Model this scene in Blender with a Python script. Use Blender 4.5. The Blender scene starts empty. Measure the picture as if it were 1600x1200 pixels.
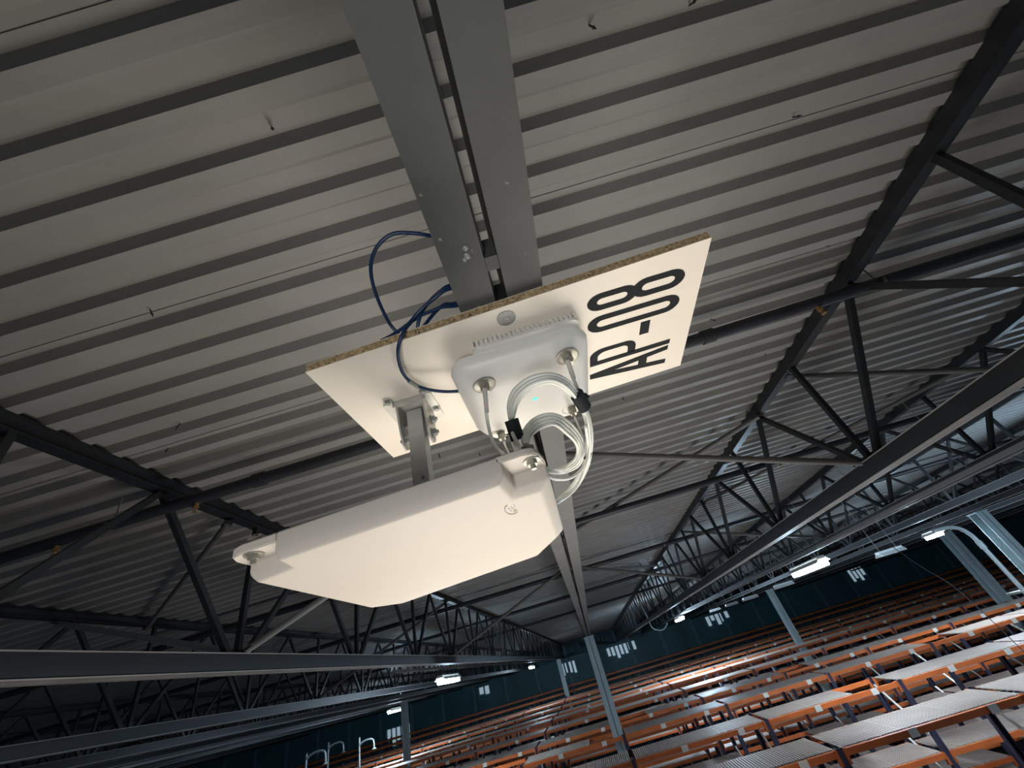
import bpy, bmesh, math, random
from mathutils import Vector, Matrix, Euler
random.seed(7)
PI = math.pi
scene = bpy.context.scene
col = scene.collection

# ------------------------------------------------------------------ camera
FPX = 610.0
MX = Vector((0.9578880, -0.2871421, 0.0))
MY = Vector((0.1694194, 0.5651724, 0.8073891))
MZ = Vector((-0.2318354, -0.7733884, 0.5900193))
CAM_H = 9.0                                   # camera height above the hall floor
cd = bpy.data.cameras.new('camera')
cam = bpy.data.objects.new('camera', cd)
col.objects.link(cam)
cd.sensor_fit = 'HORIZONTAL'
cd.sensor_width = 36.0
cd.lens = FPX / 1600 * 36.0
cd.clip_start = 0.01
cd.clip_end = 300
right = Vector((MX[0], MY[0], MZ[0]))
up = -Vector((MX[1], MY[1], MZ[1]))
back = -Vector((MX[2], MY[2], MZ[2]))
R3 = Matrix((right, up, back)).transposed()
cam.matrix_world = Matrix.Translation((0, 0, CAM_H)) @ R3.to_4x4()
scene.camera = cam

# ------------------------------------------------------------------ world, lights, exposure
w = bpy.data.worlds.new('night_hall'); scene.world = w
w.use_nodes = True
bg = w.node_tree.nodes['Background']
bg.inputs[0].default_value = (0.55, 0.70, 1.0, 1)
bg.inputs[1].default_value = 0.06
scene.view_settings.view_transform = 'Standard'
scene.view_settings.look = 'None'
scene.view_settings.exposure = 0.0
scene.view_settings.gamma = 1.0
scene.view_settings.use_curve_mapping = False

def lamp(kind, name, loc, power, color, size=0.1, target=None, spot=None, blend=1.0):
    ld = bpy.data.lights.new(name, kind)
    ld.energy = power; ld.color = color
    if kind in ('POINT', 'SPOT'): ld.shadow_soft_size = size
    if kind == 'SPOT': ld.spot_size = math.radians(spot); ld.spot_blend = blend
    if kind == 'AREA': ld.shape = 'DISK'; ld.size = size
    o = bpy.data.objects.new(name, ld); col.objects.link(o)
    o.location = (loc[0], loc[1], loc[2] + CAM_H)
    if target is not None:
        d = Vector(target) - Vector(loc)
        o.rotation_euler = d.to_track_quat('-Z', 'Y').to_euler()
    return o
# unseen soft area light added below the board to brighten it
lamp('AREA', 'board_fill', (-0.10, 1.80, -0.95), 42.0, (1.0, 0.91, 0.79), 1.5, (0.0, 0.90, 1.2))
# unseen upward spot added to stand in for bounce light on the deck
lamp('SPOT', 'deck_fill', (0.9, 4.8, -3.0), 390, (0.97, 0.96, 0.96), 0.8, (0.6, 5.5, 1.7), 138, 0.7)
# unseen weaker spot added behind the camera to fill the near sides
lamp('SPOT', 'near_side_fill', (-0.25, -0.7, -0.75), 50, (0.98, 0.98, 0.95), 0.25, (-0.02, 0.62, 0.36), 62, 0.9)

# ------------------------------------------------------------------ helpers
ROOTS = []
def ray(px, py):
    d = Vector((px - 800.0, py - 600.0, FPX))
    return Vector((MX.dot(d), MY.dot(d), MZ.dot(d)))
def PZ(px, py, z):
    r = ray(px, py); return r * (z / r.z)
def PY(px, py, y):
    r = ray(px, py); return r * (y / r.y)

def mat(name, color, rough=0.5, metal=0.0, noise=0.0, nscale=20.0, bump=0.0, bscale=80.0, spec=0.5, emit=None, estr=1.0, spots=None):
    m = bpy.data.materials.new(name); m.use_nodes = True
    nt = m.node_tree; b = nt.nodes['Principled BSDF']
    b.inputs['Base Color'].default_value = (*color, 1)
    b.inputs['Roughness'].default_value = rough
    b.inputs['Metallic'].default_value = metal
    b.inputs['Specular IOR Level'].default_value = spec
    tc = nt.nodes.new('ShaderNodeTexCoord')
    if noise > 0:
        n = nt.nodes.new('ShaderNodeTexNoise'); n.inputs['Scale'].default_value = nscale
        n.inputs['Detail'].default_value = 5
        nt.links.new(tc.outputs['Object'], n.inputs['Vector'])
        r = nt.nodes.new('ShaderNodeValToRGB')
        r.color_ramp.elements[0].position = 0.3; r.color_ramp.elements[1].position = 0.7
        r.color_ramp.elements[0].color = (*[c * (1 - noise) for c in color], 1)
        r.color_ramp.elements[1].color = (*[min(1, c * (1 + noise)) for c in color], 1)
        nt.links.new(n.outputs['Fac'], r.inputs['Fac'])
        out = r.outputs['Color']
        if spots:
            sc, th, scol = spots
            n2 = nt.nodes.new('ShaderNodeTexNoise'); n2.inputs['Scale'].default_value = sc
            nt.links.new(tc.outputs['Object'], n2.inputs['Vector'])
            r2 = nt.nodes.new('ShaderNodeValToRGB')
            r2.color_ramp.elements[0].position = th; r2.color_ramp.elements[1].position = th + 0.04
            nt.links.new(n2.outputs['Fac'], r2.inputs['Fac'])
            mx = nt.nodes.new('ShaderNodeMixRGB')
            mx.inputs['Color2'].default_value = (*scol, 1)
            nt.links.new(r2.outputs['Color'], mx.inputs['Fac'])
            nt.links.new(out, mx.inputs['Color1'])
            out = mx.outputs['Color']
        nt.links.new(out, b.inputs['Base Color'])
    if bump > 0:
        n3 = nt.nodes.new('ShaderNodeTexNoise'); n3.inputs['Scale'].default_value = bscale
        nt.links.new(tc.outputs['Object'], n3.inputs['Vector'])
        bp = nt.nodes.new('ShaderNodeBump'); bp.inputs['Strength'].default_value = bump
        bp.inputs['Distance'].default_value = 0.002
        nt.links.new(n3.outputs['Fac'], bp.inputs['Height'])
        nt.links.new(bp.outputs['Normal'], b.inputs['Normal'])
    if emit:
        b.inputs['Emission Color'].default_value = (*emit, 1)
        b.inputs['Emission Strength'].default_value = estr
    return m

M = {}
M['deck'] = mat('deck_coating', (0.252, 0.250, 0.236), 0.55, 0.0, 0.10, 1.3, 0, spec=0.3)
M['steel'] = mat('painted_steel', (0.066, 0.070, 0.070), 0.55, 0.0, 0.12, 9.0, 0.25, 60, spots=(55, 0.70, (0.22, 0.22, 0.21)))
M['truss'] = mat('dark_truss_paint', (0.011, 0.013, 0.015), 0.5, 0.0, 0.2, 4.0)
M['chordflange'] = mat('lit_flange_tone', (0.30, 0.29, 0.28), 0.5, 0.0, 0.15, 4.0)  # light falling on the down-facing flanges is put into this colour
M['brace'] = mat('grey_brace_paint', (0.10, 0.098, 0.092), 0.55, 0.0, 0.15, 4.0)
M['brace2'] = mat('pale_brace_paint', (0.26, 0.28, 0.27), 0.5)
M['pipe'] = mat('dark_pipe', (0.022, 0.024, 0.027), 0.5, 0.0, 0.2, 6.0)
M['board'] = mat('melamine', (0.80, 0.735, 0.64), 0.45, 0.0, 0.02, 8.0, spec=0.4)
M['chip'] = mat('chipboard_edge', (0.46, 0.33, 0.18), 0.9, 0.0, 0.45, 160.0, 0.9, 240, spots=(210, 0.62, (0.10, 0.06, 0.03)))
M['ink'] = mat('black_vinyl', (0.016, 0.018, 0.020), 0.75, spec=0.15)
M['ap'] = mat('white_abs', (0.76, 0.75, 0.71), 0.42, spec=0.5)
M['apd'] = mat('white_cast_metal', (0.70, 0.69, 0.65), 0.5)
M['ant'] = mat('off_white_radome', (0.62, 0.565, 0.50), 0.55, 0.0, 0.015, 6, spec=0.3)
M['emb'] = mat('emblem_grey', (0.42, 0.39, 0.35), 0.5)
M['zinc'] = mat('galvanised', (0.27, 0.28, 0.275), 0.5, 0.3, 0.15, 40.0)
M['steelb'] = mat('stainless_bracket', (0.50, 0.49, 0.45), 0.45, 0.35, 0.1, 60.0)
M['arm'] = mat('galvanised_arm', (0.50, 0.51, 0.48), 0.45, 0.3, 0.1, 30.0)
M['nickel'] = mat('nickel', (0.40, 0.38, 0.33), 0.42, 0.55)
M['boot'] = mat('connector_boot', (0.55, 0.53, 0.48), 0.4)
M['white_cable'] = mat('white_cable_jacket', (0.84, 0.85, 0.78), 0.4)
M['blue'] = mat('blue_cable_jacket', (0.010, 0.032, 0.085), 0.4)
M['tape'] = mat('black_hook_tape', (0.010, 0.016, 0.018), 0.85)
M['led'] = mat('status_led', (0.1, 0.8, 0.6), 0.3, emit=(0.08, 0.85, 0.62), estr=1.0)
M['brass'] = mat('brass', (0.42, 0.25, 0.10), 0.4, 0.7)
M['rubber'] = mat('black_rubber', (0.01, 0.012, 0.012), 0.7)
M['orange'] = mat('rack_orange', (0.66, 0.16, 0.04), 0.45, 0.0, 0.12, 3.0)
M['upright'] = mat('rack_upright_paint', (0.035, 0.035, 0.07), 0.5)
M['mesh'] = mat('deck_grating', (0.50, 0.43, 0.39), 0.5, 0.2, 0.12, 2.0)
M['strut'] = mat('rack_strut', (0.62, 0.60, 0.56), 0.45, 0.2)
M['tag'] = mat('white_tag', (0.80, 0.78, 0.72), 0.6)
M['column'] = mat('column_paint', (0.38, 0.46, 0.48), 0.5, 0.0, 0.08, 2.0)
M['teal'] = mat('teal_panel', (0.07, 0.20, 0.23), 0.45, 0.0, 0.15, 0.6)
M['teal2'] = mat('teal_rib', (0.16, 0.30, 0.33), 0.45)
M['floor'] = mat('concrete', (0.30, 0.28, 0.26), 0.6, 0.0, 0.15, 0.8)
M['fixture'] = mat('white_fixture', (0.70, 0.72, 0.72), 0.4)
M['tube'] = mat('lit_tube', (1, 1, 1), 0.3, emit=(0.86, 0.95, 1.0), estr=26)
M['tubeoff'] = mat('unlit_tube', (0.75, 0.78, 0.76), 0.3)
M['window'] = mat('lit_window', (0.6, 0.7, 0.8), 0.3, emit=(0.65, 0.85, 1.0), estr=0.35)
M['railm'] = mat('grey_rail', (0.22, 0.22, 0.22), 0.5)
M['duct'] = mat('pale_duct', (0.55, 0.62, 0.64), 0.4, 0.2)
M['carton'] = mat('pale_carton', (0.45, 0.36, 0.27), 0.8, 0.0, 0.1, 3.0)

def link(name, me, m=None, parent=None, loc=None):
    o = bpy.data.objects.new(name, me); col.objects.link(o)
    if m is not None and me is not None and not me.materials: me.materials.append(m)
    if parent is not None: o.parent = parent
    else: ROOTS.append(o)
    if loc is not None: o.location = loc
    return o
def ob(name, bm, m, parent=None, smooth=False, angle=None):
    me = bpy.data.meshes.new(name)
    bmesh.ops.recalc_face_normals(bm, faces=bm.faces[:])
    bm.to_mesh(me); bm.free()
    if smooth:
        for p in me.polygons: p.use_smooth = True
        if angle: me.set_sharp_from_angle(angle=math.radians(angle))
    return link(name, me, m, parent)
def tag(o, label=None, cat=None, group=None, kind=None):
    if label: o['label'] = label
    if cat: o['category'] = cat
    if group: o['group'] = group
    if kind: o['kind'] = kind
    return o
def empty(name, loc=(0, 0, 0), parent=None):
    o = bpy.data.objects.new(name, None); col.objects.link(o); o.location = loc
    o.empty_display_size = 0.1
    if parent is not None: o.parent = parent
    else: ROOTS.append(o)
    return o
def box(bm, x0, x1, y0, y1, z0, z1, bev=0.0):
    r = bmesh.ops.create_cube(bm, size=1.0)
    for v in r['verts']:
        v.co = Vector(((x0 + x1) / 2 + v.co.x * (x1 - x0), (y0 + y1) / 2 + v.co.y * (y1 - y0), (z0 + z1) / 2 + v.co.z * (z1 - z0)))
    if bev:
        es = list({e for v in r['verts'] for e in v.link_edges})
        bmesh.ops.bevel(bm, geom=es, offset=bev, segments=2, affect='EDGES', profile=0.5)
def mbox(*a, **k):
    bm = bmesh.new(); box(bm, *a, **k); return bm
def bar(bm, a, b, wx, wz, side=None):
    """square bar between two points"""
    a = Vector(a); b = Vector(b); d = (b - a)
    L = d.length; d.normalize()
    s = Vector(side) if side else (Vector((1, 0, 0)) if abs(d.x) < 0.9 else Vector((0, 1, 0)))
    s = (s - d * s.dot(d)).normalized(); t = d.cross(s)
    vs = []
    for p in (a, b):
        for i, j in ((-1, -1), (1, -1), (1, 1), (-1, 1)):
            vs.append(bm.verts.new(p + s * (i * wx / 2) + t * (j * wz / 2)))
    f = [(0, 1, 2, 3), (7, 6, 5, 4), (0, 4, 5, 1), (1, 5, 6, 2), (2, 6, 7, 3), (3, 7, 4, 0)]
    for q in f: bm.faces.new([vs[i] for i in q])
def cyl(bm, a, b, r, n=16, r2=None):
    a = Vector(a); b = Vector(b); d = (b - a).normalized()
    s = d.orthogonal().normalized(); t = d.cross(s)
    r2 = r if r2 is None else r2
    A = [bm.verts.new(a + (s * math.cos(2 * PI * i / n) + t * math.sin(2 * PI * i / n)) * r) for i in range(n)]
    B = [bm.verts.new(b + (s * math.cos(2 * PI * i / n) + t * math.sin(2 * PI * i / n)) * r2) for i in range(n)]
    for i in range(n):
        j = (i + 1) % n; bm.faces.new((A[i], A[j], B[j], B[i]))
    bm.faces.new(A[::-1]); bm.faces.new(B)
def catmull(pts, n=8):
    P = [Vector(p) for p in pts]; P = [P[0] * 2 - P[1]] + P + [P[-1] * 2 - P[-2]]
    out = []
    for i in range(1, len(P) - 2):
        for k in range(n):
            t = k / n
            out.append(0.5 * ((2 * P[i]) + (P[i + 1] - P[i - 1]) * t + (2 * P[i - 1] - 5 * P[i] + 4 * P[i + 1] - P[i + 2]) * t * t + (-P[i - 1] + 3 * P[i] - 3 * P[i + 1] + P[i + 2]) * t ** 3))
    out.append(P[-2]); return out
def tube(bm, pts, r, n=8, sub=8):
    path = catmull(pts, sub) if sub else [Vector(p) for p in pts]
    prev = None; rings = []
    d0 = (path[1] - path[0]).normalized(); s = d0.orthogonal().normalized()
    for i, p in enumerate(path):
        d = (path[min(i + 1, len(path) - 1)] - path[max(i - 1, 0)]).normalized()
        s = (s - d * s.dot(d)).normalized(); t = d.cross(s)
        rings.append([bm.verts.new(p + (s * math.cos(2 * PI * k / n) + t * math.sin(2 * PI * k / n)) * r) for k in range(n)])
    for a, b in zip(rings, rings[1:]):
        for k in range(n):
            j = (k + 1) % n; bm.faces.new((a[k], a[j], b[j], b[k]))
    bm.faces.new(rings[0][::-1]); bm.faces.new(rings[-1])
def rrect(x0, x1, y0, y1, r, n=6):
    out = []
    for cx, cy, a0 in ((x1 - r, y1 - r, 0), (x0 + r, y1 - r, 90), (x0 + r, y0 + r, 180), (x1 - r, y0 + r, 270)):
        for k in range(n + 1):
            a = math.radians(a0 + 90 * k / n); out.append((cx + r * math.cos(a), cy + r * math.sin(a)))
    return out
def loft(bm, loops, cap=True):
    R = [[bm.verts.new(p) for p in L] for L in loops]
    for a, b in zip(R, R[1:]):
        n = len(a)
        for i in range(n):
            j = (i + 1) % n; bm.faces.new((a[i], a[j], b[j], b[i]))
    if cap: bm.faces.new(R[0][::-1]); bm.faces.new(R[-1])
def prism(bm, pts, z0, z1):
    loft(bm, [[(x, y, z0) for x, y in pts], [(x, y, z1) for x, y in pts]])

# ------------------------------------------------------------------ roof deck (ceiling)
PITCH = 0.1845; ZD = 1.70; Y_PHASE = 0.5236 - 0.007      # start of a descending web
XL, XR, YF, YB = -48.0, 50.0, -3.5, 46.0
ceiling = tag(empty('ceiling', (0, 0, ZD)), 'grey trapezoidal metal roof deck over the whole hall', None, None, 'structure')
UP, DN, WEB, DEP = 0.070, 0.0585, 0.0280, 0.048
def sheet_mesh():
    bm = bmesh.new(); prof = []
    y = 0.0; prof.append((-0.012, -0.0016))
    for k in range(5):
        prof += [(y, DEP if k else DEP), (y + WEB, 0.0), (y + WEB + DN * 0.5, 0.0008), (y + WEB + DN, 0.0), (y + 2 * WEB + DN, DEP)]
        y += PITCH
    prof = [(-0.030, DEP)] + [(p[0], p[1]) for p in prof[1:]] + [(y - 0.030, DEP)]
    # lip of the overlap, a thin fold that catches a dark line
    a = [bm.verts.new((XL, p[0], p[1])) for p in prof]; b = [bm.verts.new((XR, p[0], p[1])) for p in prof]
    for i in range(len(prof) - 1): bm.faces.new((a[i], a[i + 1], b[i + 1], b[i]))
    q = [(-0.036, DEP - 0.0002), (-0.036, DEP - 0.0045), (-0.032, DEP - 0.0045), (-0.030, DEP - 0.0002)]
    a = [bm.verts.new((XL, p[0], p[1])) for p in q]; b = [bm.verts.new((XR, p[0], p[1])) for p in q]
    for i in range(len(q) - 1): bm.faces.new((a[i], a[i + 1], b[i + 1], b[i]))
    # upper skin closes the sheet
    a = bm.verts.new((XL, -0.06, DEP + .004)); b = bm.verts.new((XR, -0.06, DEP + .004)); c = bm.verts.new((XR, y, DEP + .004)); d = bm.verts.new((XL, y, DEP + .004))
    bm.faces.new((a, b, c, d))
    me = bpy.data.meshes.new('deck_sheet'); bm.to_mesh(me); bm.free(); me.materials.append(M['deck']); return me
sm = sheet_mesh()
SHEET = 5 * PITCH
y = 1.030 - SHEET * 5
while y < YB:
    link('deck_sheet', sm, None, ceiling, (0, y + 0.015, 0)); y += SHEET
scm = bpy.data.meshes.new('deck_screw'); bm = bmesh.new(); cyl(bm, (0, 0, 0.03), (0, 0, -0.021), 0.0035, 8, 0.0022); cyl(bm, (0, 0, 0.0), (0, 0, -0.002), 0.006, 8)
bm.to_mesh(scm); bm.free(); scm.materials.append(M['rubber'])
for k, (px, py) in enumerate([(425, 203), (236, 493), (929, 44), (1087, 4), (1250, 183), (1294, 386), (276, 670), (259, 707), (469, 785), (285, 803), (1411, 452), (1478, 466), (1117, 502), (1197, 555), (975, 625), (1074, 673), (1256, 615), (750, 712), (687, 715)]):
    p = PZ(px, py, ZD)
    s = link('deck_screw', scm, None, ceiling, (p.x, p.y, 0.012)); s.rotation_euler = (random.uniform(-.5, .5), random.uniform(-.5, .5), 0)

# ------------------------------------------------------------------ walls and floor
FZ = -CAM_H
floor = ob('floor', mbox(XL, XR, YF, YB, FZ - 0.2, FZ), M['floor']); tag(floor, 'bare concrete floor far below the racks', kind='structure')
def wall(name, x0, x1, y0, y1, label, axis, pitch):
    wl = ob(name, mbox(x0, x1, y0, y1, FZ, ZD + 0.05), M['teal']); tag(wl, label, kind='structure')
    return wl
wb = wall('wall_back', XL, XR, YB, YB + 0.2, 'dark teal clad wall at the far end', 'x', 3)
bmr = bmesh.new(); box(bmr, -0.12, 0.12, -0.10, 0.0, FZ, ZD - 0.05)
rm = bpy.data.meshes.new('cladding_rib'); bmr.to_mesh(rm); bmr.free(); rm.materials.append(M['teal2'])
x = XL + 2
while x < XR:
    link('cladding_rib', rm, None, wb, (x, YB, 0)); x += 3.1
wall('wall_left', XL - 0.2, XL, YF, YB, 'dark clad side wall far on the left', 'y', 3)
wall('wall_right', XR, XR + 0.2, YF, YB, 'dark clad side wall far on the right', 'y', 3)
def far_window(n, px, py, ww, hh, label):
    p = PY(px, py, YB - 0.06)
    t = empty('window_%d' % n, (p.x, YB - 0.12, p.z)); tag(t, label, kind='structure')
    bm = bmesh.new()
    for a in (-1, 1): box(bm, a * ww / 2 - 0.05, a * ww / 2 + 0.05, -0.02, 0.1, -hh / 2, hh / 2); box(bm, -ww / 2, ww / 2, -0.02, 0.1, a * hh / 2 - 0.05, a * hh / 2 + 0.05)
    ob('window_frame', bm, M['teal2'], t)
    k = max(1, int(ww / 0.4))
    for i in range(k):
        x0 = -ww / 2 + 0.05 + i * (ww - 0.1) / k
        ob('pane', mbox(x0 + 0.10, x0 + (ww - 0.1) / k - 0.06, 0.03, 0.06, -hh / 2 + 0.05 + random.uniform(0, hh * .5), hh / 2 - 0.05), M['window'], t)
far_window(1, 889, 1046, 1.6, 1.2, 'lit opening in the far wall left of the tall grey column')
far_window(2, 972, 1018, 3.0, 1.2, 'lit row of panes in the far wall right of the tall grey column')
far_window(3, 1122, 968, 2.4, 1.0, 'lit panes in the far wall under the small bright lamp')
far_window(4, 1340, 898, 1.6, 1.2, 'narrow lit slots in the teal wall at right')
far_window(5, 757, 1082, 1.2, 1.0, 'small lit opening in the far wall between the two left lamps')
far_window(6, 623, 1152, 2.4, 1.6, 'lit doorway left of the slim column at the lower left')

# ------------------------------------------------------------------ roof trusses
def c_section(bm, xw, sgn, z0, h, wdt, y0, y1, t=0.007):
    """channel: web at xw, flanges pointing sgn"""
    x1 = xw + sgn * wdt; a, b = sorted((xw, xw + sgn * t)); c, d = sorted((xw, x1))
    pts = []
    prof = [(xw, z0), (x1, z0), (x1, z0 + t), (xw + sgn * t, z0 + t * 1.6), (xw + sgn * t, z0 + h - t * 1.6), (x1, z0 + h - t), (x1, z0 + h), (xw, z0 + h)]
    loft(bm, [[(p[0], y0, p[1]) for p in prof], [(p[0], y1, p[1]) for p in prof]])
TRUSS = [  # x, z of bottom chord, label
    (0.024, 0.498, 'roof truss straight overhead whose twin channels carry the white board', 1),
    (2.465, 0.565, 'dark roof truss right of the white board', 1),
    (-2.590, 0.523, 'dark roof truss left of the hanging antenna', 1),
    (5.02, 0.64, 'dark roof truss, second to the right of the board', 1),
    (-5.30, 0.485, 'dark roof truss, second to the left, its bottom chord catching light', 1),
    (7.45, 0.62, 'dark roof truss, third to the right of the board', 1),
    (-7.85, 0.52, 'dark roof truss, third to the left of the antenna', 1),
    (9.95, 0.62, 'dark roof truss, fourth to the right, over the large right column', 0),
    (-10.4, 0.55, 'dark roof truss, fourth to the left of the antenna', 0),
    (12.5, 0.62, 'dark roof truss, fifth to the right', 0),
    (-13.0, 0.55, 'dark roof truss, fifth to the left', 0),
    (15.0, 0.62, 'distant roof truss, sixth to the right', 0),
    (-15.6, 0.55, 'distant roof truss, sixth to the left', 0),
    (20.0, 0.62, 'distant roof truss, seventh to the right', 0),
    (-20.6, 0.55, 'distant roof truss, seventh to the left', 0),
    (26.0, 0.62, 'distant roof truss, farthest seen at the right', 0),
    (-28.0, 0.55, 'distant roof truss, farthest seen at the left', 0)]
NODE0, NSP = 1.35, 1.85
for ti, (tx, zb, lab, near) in enumerate(TRUSS):
    centre = ti == 0
    t = empty('roof_truss', (tx, 0, zb)); tag(t, lab, 'truss', 'roof trusses')
    y0, y1 = (-1.2 if near else -1.2), YB - 0.3
    H = 0.12
    fl = 0.063 if centre else 0.05
    for s in (-1, 1):
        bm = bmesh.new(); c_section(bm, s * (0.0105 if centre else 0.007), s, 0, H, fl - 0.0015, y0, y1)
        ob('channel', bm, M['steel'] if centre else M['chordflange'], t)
    if not centre:
        for s in (-1, 1):      # dark plates over the channel sides, standing in for their shade
            ob('shade_plate', mbox(s * 0.052 - 0.002, s * 0.052 + 0.002, y0, y1, 0.012, H - 0.004), M['truss'], t)
    # top chord, angle pair under the deck
    zt0, zt1 = ZD - 0.092 - zb, ZD - 0.001 - zb
    hw = 0.022 if centre else 0.042
    bm = bmesh.new()
    loft(bm, [[(p[0], yy, p[1]) for p in ((-hw, zt0), (hw, zt0), (hw, zt0 + .008), (.006, zt0 + .010), (.006, zt1 - .01), (hw, zt1 - .006), (hw, zt1), (-hw, zt1), (-hw, zt1 - .006), (-.006 if centre else -hw, zt1 - .01), (-.006 if centre else -hw, zt0 + .01), (-hw, zt0 + .008))] for yy in (y0, y1)])
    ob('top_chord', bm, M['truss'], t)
    zlo, zhi = H * 0.6, zt0 + 0.02
    # webs
    wdt = 0.022 if centre else 0.040
    meshes = {}
    for kind, (ya, yb_) in dict(left=(-NSP / 2, 0.0), vertical=(0.05, 0.05), right=(NSP / 2 + .03, 0.10)).items():
        bm = bmesh.new()
        if kind == 'vertical' and ti % 2 == 0: pass
        bar(bm, (0, ya, zhi), (0, yb_, zlo), wdt, wdt, (1, 0, 0))
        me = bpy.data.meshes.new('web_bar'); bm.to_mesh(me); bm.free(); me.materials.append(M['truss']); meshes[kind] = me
    gm = bpy.data.meshes.new('gusset_plate'); bm = bmesh.new()
    prism(bm, [(-0.16, 0), (0.2, 0), (0.12, 0.10), (-0.09, 0.10)], -0.004, 0.004)
    for v in bm.verts: v.co = Vector((v.co.z, v.co.x, v.co.y + H * 0.45))
    bm.to_mesh(gm); bm.free(); gm.materials.append(M['truss'])
    limit = 20.0 if near else (0 if abs(tx) > 11 else 14.0)
    yn = NODE0; far = bmesh.new()
    while yn < YB - 1.5:
        if yn < limit:
            for me in meshes.values(): link('web_bar', me, None, t, (0, yn - 0.05, 0))
            if not centre and yn < 8: link('gusset_plate', gm, None, t, (0, yn, 0))
        else:
            bar(far, (0, yn - NSP / 2 - .05, zhi), (0, yn - .05, zlo), wdt, wdt, (1, 0, 0))
            bar(far, (0, yn, zhi), (0, yn, zlo), wdt, wdt, (1, 0, 0))
            bar(far, (0, yn + NSP / 2 - .02, zhi), (0, yn + .05, zlo), wdt, wdt, (1, 0, 0))
        yn += NSP
    f = ob('web_bars', far, M['truss'], t); f['kind'] = 'stuff'
    if centre:   # weld marks on the left flange, dark strip added inside the slot, packing plates
        for (px, py, r) in ((727, 388, .0045), (730, 400, .0055), (726, 406, .0035), (688, 374, .0028)):
            p = PZ(px, py, zb); bm = bmesh.new(); bmesh.ops.create_icosphere(bm, subdivisions=2, radius=r)
            for v in bm.verts: v.co = Vector((v.co.x * random.uniform(.8, 1.3) + p.x - tx, v.co.y * random.uniform(.9, 1.4) + p.y, v.co.z * .5 - .0005))
            o = ob('weld_spot', bm, M['zinc'], t, True); o['label'] = 'rough pale weld spatter'
        ob('slot_strip', mbox(-0.0104, -0.0068, y0, y1, 0.012, 0.10), M['rubber'], t)
        ob('packing_plate', mbox(-0.0100, 0.0100, 0.36, 0.385, 0.004, 0.05), M['steel'], t)
        ob('packing_plate', mbox(-0.0100, 0.0100, 0.452, 0.474, 0.004, 0.05), M['rubber'], t)

# ------------------------------------------------------------------ bracing tubes under the deck
BR = [((2.44, 3.25, .68), (0.05, 3.30, 1.57), 'grey brace tube from the right truss up to the centre truss'),
      ((5.00, 3.25, .74), (2.50, 3.30, 1.57), 'grey brace tube from the second right truss up to the first'),
      ((-2.56, 3.25, .66), (0.0, 3.30, 1.57), 'pale brace tube rising from the left truss behind the antenna'),
      ((-2.62, 3.25, .66), (-5.26, 3.90, 1.57), 'pale brace tube rising leftwards from the left truss'),
      ((2.42, 4.00, 1.58), (0.05, 6.50, 1.58), 'grey brace tube under the deck between centre and right truss'),
      ((-2.55, 4.10, 1.58), (0.0, 6.60, 1.58), 'grey brace tube under the deck between centre and left truss'),
      ((5.0, 4.4, 1.58), (2.5, 7.0, 1.58), 'grey brace tube under the deck between the first two right trusses'),
      ((-2.62, 2.9, 1.58), (-5.26, 4.9, 1.58), 'thin brace tube under the deck between the two left trusses'),
      ((2.44, 8.8, .68), (0.05, 8.8, 1.57), 'distant brace tube from the right truss to the centre truss'),
      ((-2.56, 8.8, .66), (0.0, 8.8, 1.57), 'distant brace tube from the left truss to the centre truss'),
      ((5.0, 8.8, .74), (2.5, 8.8, 1.57), 'distant brace tube between the first two right trusses'),
      ((-5.26, 8.8, .62), (-2.62, 8.8, 1.57), 'distant brace tube between the first two left trusses'),
      ((0.05, 9.6, 1.58), (2.44, 12.4, 1.58), 'distant brace tube under the deck right of the centre truss'),
      ((7.42, 3.25, .74), (5.04, 3.30, 1.57), 'brace tube between the second and third right trusses')]
for bi, (a, b, lab) in enumerate(BR):
    d = Vector(b) - Vector(a)
    t = empty('brace_tube', a); tag(t, lab, 'brace', 'roof bracing')
    pale = bi in (2, 3)
    bm = bmesh.new(); cyl(bm, (0, 0, 0), d, 0.026, 14); ob('tube', bm, M['brace2' if pale else 'brace'], t, True, 40)
    u = d.normalized()
    for q in (Vector((0, 0, 0)), d):
        bm = bmesh.new(); bar(bm, q - u * .06, q + u * .06, .07, .01, (0, 1, 0)); ob('end_plate', bm, M['truss'], t)

# ------------------------------------------------------------------ sprinkler pipes
PIPES = [((-9.0, 2.34), (-0.1, 2.262), 1.50, .040, 'near dark sprinkler pipe left of the board'),
         ((-0.1, 2.20), (8.0, 2.05), 1.50, .040, 'near dark sprinkler pipe right of the board'),
         ((-12.0, 5.72), (12.0, 5.45), 1.50, .042, 'second dark sprinkler pipe, crossing behind the antenna'),
         ((-14.0, 9.1), (14.0, 9.15), 1.50, .042, 'third dark sprinkler pipe, farther down the hall'),
         ((-16.0, 12.6), (16.0, 12.6), 1.50, .042, 'fourth dark sprinkler pipe far down the hall'),
         ((-18.0, 17.0), (18.0, 17.0), 1.50, .042, 'fifth, most distant dark sprinkler pipe')]
def pipe_at(k, x):
    a, b, z, r, _ = PIPES[k]; f = (x - a[0]) / (b[0] - a[0]); return Vector((x, a[1] + f * (b[1] - a[1]), z))
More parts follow.
